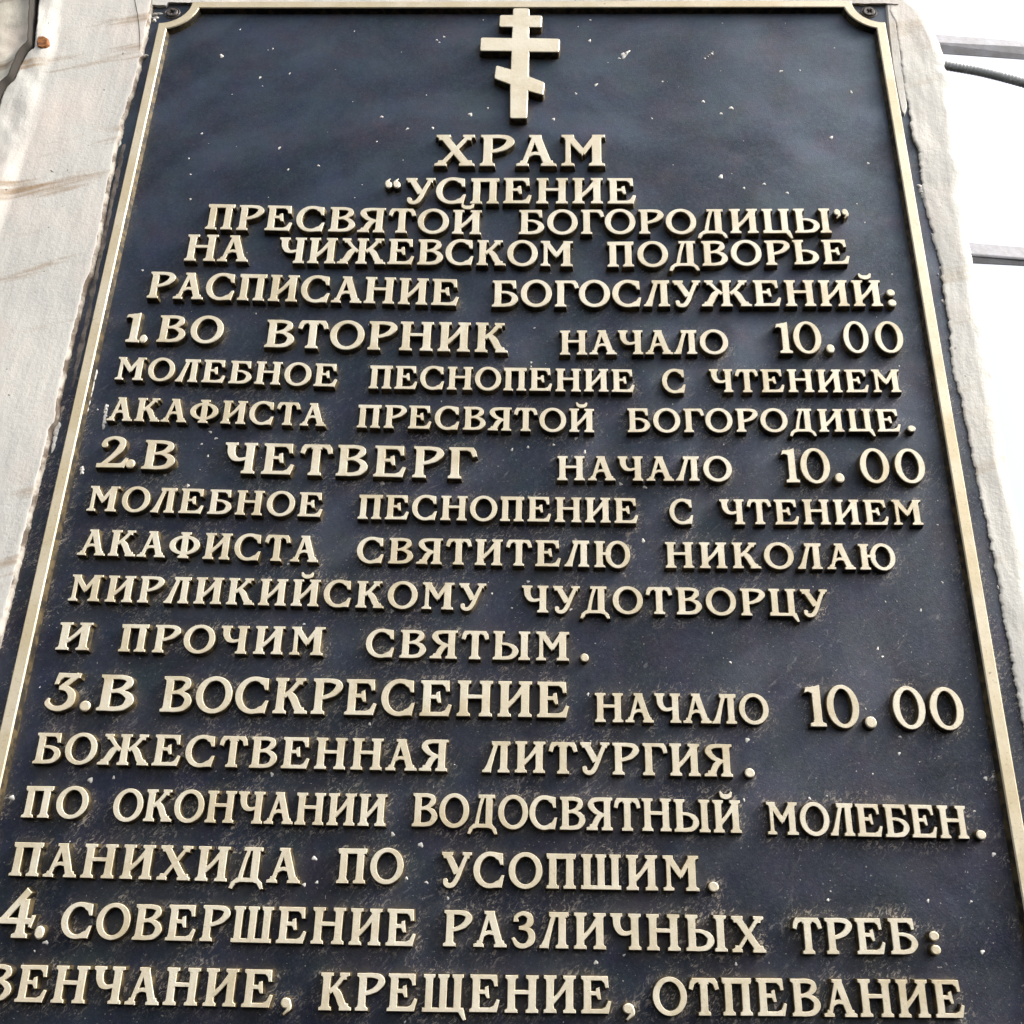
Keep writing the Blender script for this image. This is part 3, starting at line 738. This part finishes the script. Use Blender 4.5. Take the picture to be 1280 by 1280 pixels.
patch(L_OUT, L_IN, -60, 1400, 620, 90, rel_left, .05, .0055, 0, (.8, 1.3), mlo=2, mhi=3)  # crack side gets the painted shade, plaque side the darkened edge
patch(R_IN, R_OUT, -60, 1400, 900, 56, rel_right, .0018, .12, 1, (2.6, 2.2))
# strip above the plaque, its lower edge lapping the top border
bT = len(WV); nx, ny = 260, 14
for j in range(ny + 1):
    for i in range(nx + 1):
        px = 180 + (1125 - 180) * i / nx
        edge = -.8 + 1.0 * noise.noise(Vector((px * .07, 0, 2.2))) + .7 * noise.noise(Vector((px * .31, 0, 8.2))) + (3.5 if px < 206 else 0) + (1.0 if px > 1075 else 0)
        py = edge - (edge + 60) * (max(0, j - 1) / (ny - 1)) ** 1.4
        p = at(px, py)
        WV.append(Vector((p.x, .0053 if j == 0 else rel_top(p.x, p.z, py, 0, 0), p.z)))
for j in range(ny):
    for i in range(nx):
        a_ = bT + j * (nx + 1) + i
        WF.append((a_, a_ + 1, a_ + nx + 2, a_ + nx + 1)); WI.append(0)
# smeared ribbon of plaster at the upper right of the plaque
for (pts, y) in (([(1109, -4), (1121, -4), (1123, 26), (1127, 52), (1133, 100), (1137, 128), (1133, 140), (1128, 135), (1124, 116), (1117, 78), (1112, 30)], .0038),):
    R = Relief(); p2 = poly_px(pts)
    if area(p2) < 0: p2.reverse()
    R.add([round_corners(p2, .003)], lambda q, yy: Vector((q[0], yy, q[1])), .0062, y, .0006, .0012, 1, 1)
    b = len(WV); WV += R.V; WF += [tuple(b + i for i in f) for f in R.F]; WI += R.I
# solid core of the wall behind the skin and the plaque
c0, c1 = at(52, -60), at(-330, 1400); c2, c3 = at(1118, -60), at(1400, 1400)
b = len(WV)
for y in (.018, .14):
    for p in ((at(0, 1400).x - .16, c1.z), (at(1335, 1400).x, c1.z), (at(1085, -60).x, c2.z), (c0.x + .004, c0.z)): WV.append(Vector((p[0], y, p[1])))
WF += [(b, b + 1, b + 2, b + 3), (b + 7, b + 6, b + 5, b + 4), (b, b + 4, b + 5, b + 1), (b + 1, b + 5, b + 6, b + 2), (b + 2, b + 6, b + 7, b + 3), (b + 3, b + 7, b + 4, b)]; WI += [1] * 6
# hairline crack as a thin dark groove line
cr = [(166, -20), (168, 0), (171, 15), (173, 30), (174, 45), (173.5, 62)]
b = len(WV)
for i, p in enumerate(cr):
    for s in (-1, 1):
        q = at(p[0] + s * (.45 if 0 < i < len(cr) - 1 else .15), p[1]); WV.append(Vector((q.x, rel_left(q.x, q.z, p[1], 0, q.x + .02) - .0004, q.z)))
for i in range(len(cr) - 1):
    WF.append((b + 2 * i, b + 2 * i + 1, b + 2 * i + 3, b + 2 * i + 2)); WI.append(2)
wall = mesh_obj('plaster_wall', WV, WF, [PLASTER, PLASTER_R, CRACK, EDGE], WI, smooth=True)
tag(wall, 'white limewashed plaster pier with chipped edge holding the dark plaque', 'wall')
# exposed brick chip
R = Relief(); p2 = poly_px([(49, 62), (47.5, 55), (50, 49), (56, 48), (61.5, 51), (62, 58), (59, 61), (54, 63)])
if area(p2) < 0: p2.reverse()
R.add([p2], lambda q, y: Vector((q[0], y + .0008 * fbm(q[0], q[1], 200, 2), q[1])), .0, -.0030, .0004, .0008, 0, 0)
chip = R.build('exposed_brick', [BRICK], wall)

NV, NF, NI = [], [], []
def rel_old(x, z, py, xa, xb):
    lip = math.exp(-((xb - x) / .006) ** 2) * .004
    return -.0035 - lip + .0026 * fbm(x, z, 18) + .0009 * fbm(x, z, 60)
patch([(-60, -420), (1400, -900)], N_IN, -60, 1400, 420, 130, rel_old, .05, .05, 0, (0, .6), NV, NF, NI, mhi=1)  # faces towards the crack get the painted shade as well
b = len(NV)
for y in (.05, .14):
    for p in ((at(-900, 1400).x, c1.z), (at(-405, 1400).x, c1.z), (at(38, -60).x, c0.z), (at(-420, -60).x, c0.z)): NV.append(Vector((p[0], y, p[1])))
NF += [(b, b + 1, b + 2, b + 3), (b + 7, b + 6, b + 5, b + 4), (b, b + 4, b + 5, b + 1), (b + 1, b + 5, b + 6, b + 2), (b + 2, b + 6, b + 7, b + 3), (b + 3, b + 7, b + 4, b)]; NI += [0] * 6
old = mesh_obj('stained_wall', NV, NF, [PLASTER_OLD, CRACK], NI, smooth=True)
tag(old, 'stained older plaster wall left of the dark crack, at the upper left corner', 'wall')

# ---------------------------------------------------------------- tubes and conduit against the sky
def far(px, py, y): return at(px, py, y)
def tube(name, top, mid, bot, y, label):
    V = []
    for k in (0, 1):
        e = (top[k], mid[k], bot[k])
        a_ = [far(*q, y) for q in e]                     # front top edge, front lower edge
        dep = .009
        under = CAM + (a_[2] - CAM) * ((y + dep + DIST) / (y + DIST))
        up = Vector((a_[0].x, y + dep, a_[0].z)); lowb = Vector((a_[1].x, y + dep, under.z))
        V += [a_[0], a_[1], lowb, up]
    me = mesh_obj(name, V, [(0, 1, 5, 4), (1, 2, 6, 5), (2, 3, 7, 6), (3, 0, 4, 7), (0, 3, 2, 1), (4, 5, 6, 7)], [TUBE])
    bv = me.modifiers.new('edge', 'BEVEL'); bv.width = .003; bv.segments = 2
    return tag(me, label, 'metal bar', 'metal bars behind the wall edge')
tube('metal_bar', ((1130, 38.5), (1420, 61)), ((1130, 50.5), (1420, 66)), ((1130, 65), (1420, 86)), .9, 'upper grey metal bar, just above the ribbed conduit, against the white sky')
tube('metal_bar', ((1150, 296.5), (1420, 319)), ((1150, 313), (1420, 334.5)), ((1150, 327), (1420, 341)), .9, 'lower grey metal bar, alone against the white sky right of the chipped edge')
cl = [(1120, 74), (1160, 78), (1192, 83), (1230, 90), (1280, 103), (1340, 121), (1420, 150)]
pts = [far(x, y, 1.0) for x, y in cl]
V, F = [], []
n, NS, N2 = len(pts), 26, 14
S = []
for i in range(n - 1):
    p0 = pts[i - 1] if i else pts[0] * 2 - pts[1]; p3 = pts[i + 2] if i + 2 < n else pts[-1] * 2 - pts[-2]
    for k in range(NS):
        t = k / NS
        S.append(.5 * ((2 * pts[i]) + (pts[i + 1] - p0) * t + (2 * p0 - 5 * pts[i] + 4 * pts[i + 1] - p3) * t * t + (3 * pts[i] - p0 - 3 * pts[i + 1] + p3) * t ** 3))
acc = 0
res = [S[0]]
for a_, b_ in zip(S, S[1:]):
    L = (b_ - a_).length; m_ = max(1, int(L / .0016))
    for k in range(1, m_ + 1): res.append(a_ + (b_ - a_) * k / m_)
for i, p in enumerate(res):
    d = (res[min(i + 1, len(res) - 1)] - res[max(i - 1, 0)]).normalized()
    u = d.cross(Vector((0, 1, 0))).normalized(); w = d.cross(u)
    if i: acc += (p - res[i - 1]).length
    rr = .0100 + .0006 * math.sin(acc / .0072 * 2 * math.pi)
    for k in range(N2):
        t = 2 * math.pi * k / N2; V.append(p + u * rr * math.cos(t) + w * rr * math.sin(t))
for i in range(len(res) - 1):
    for k in range(N2):
        a_, b_ = i * N2 + k, i * N2 + (k + 1) % N2
        F.append((a_, b_, b_ + N2, a_ + N2))
cable = mesh_obj('ribbed_conduit', V, F, [CONDUIT], smooth=True)
tag(cable, 'grey ribbed flexible conduit sagging below the upper metal bar', 'conduit')
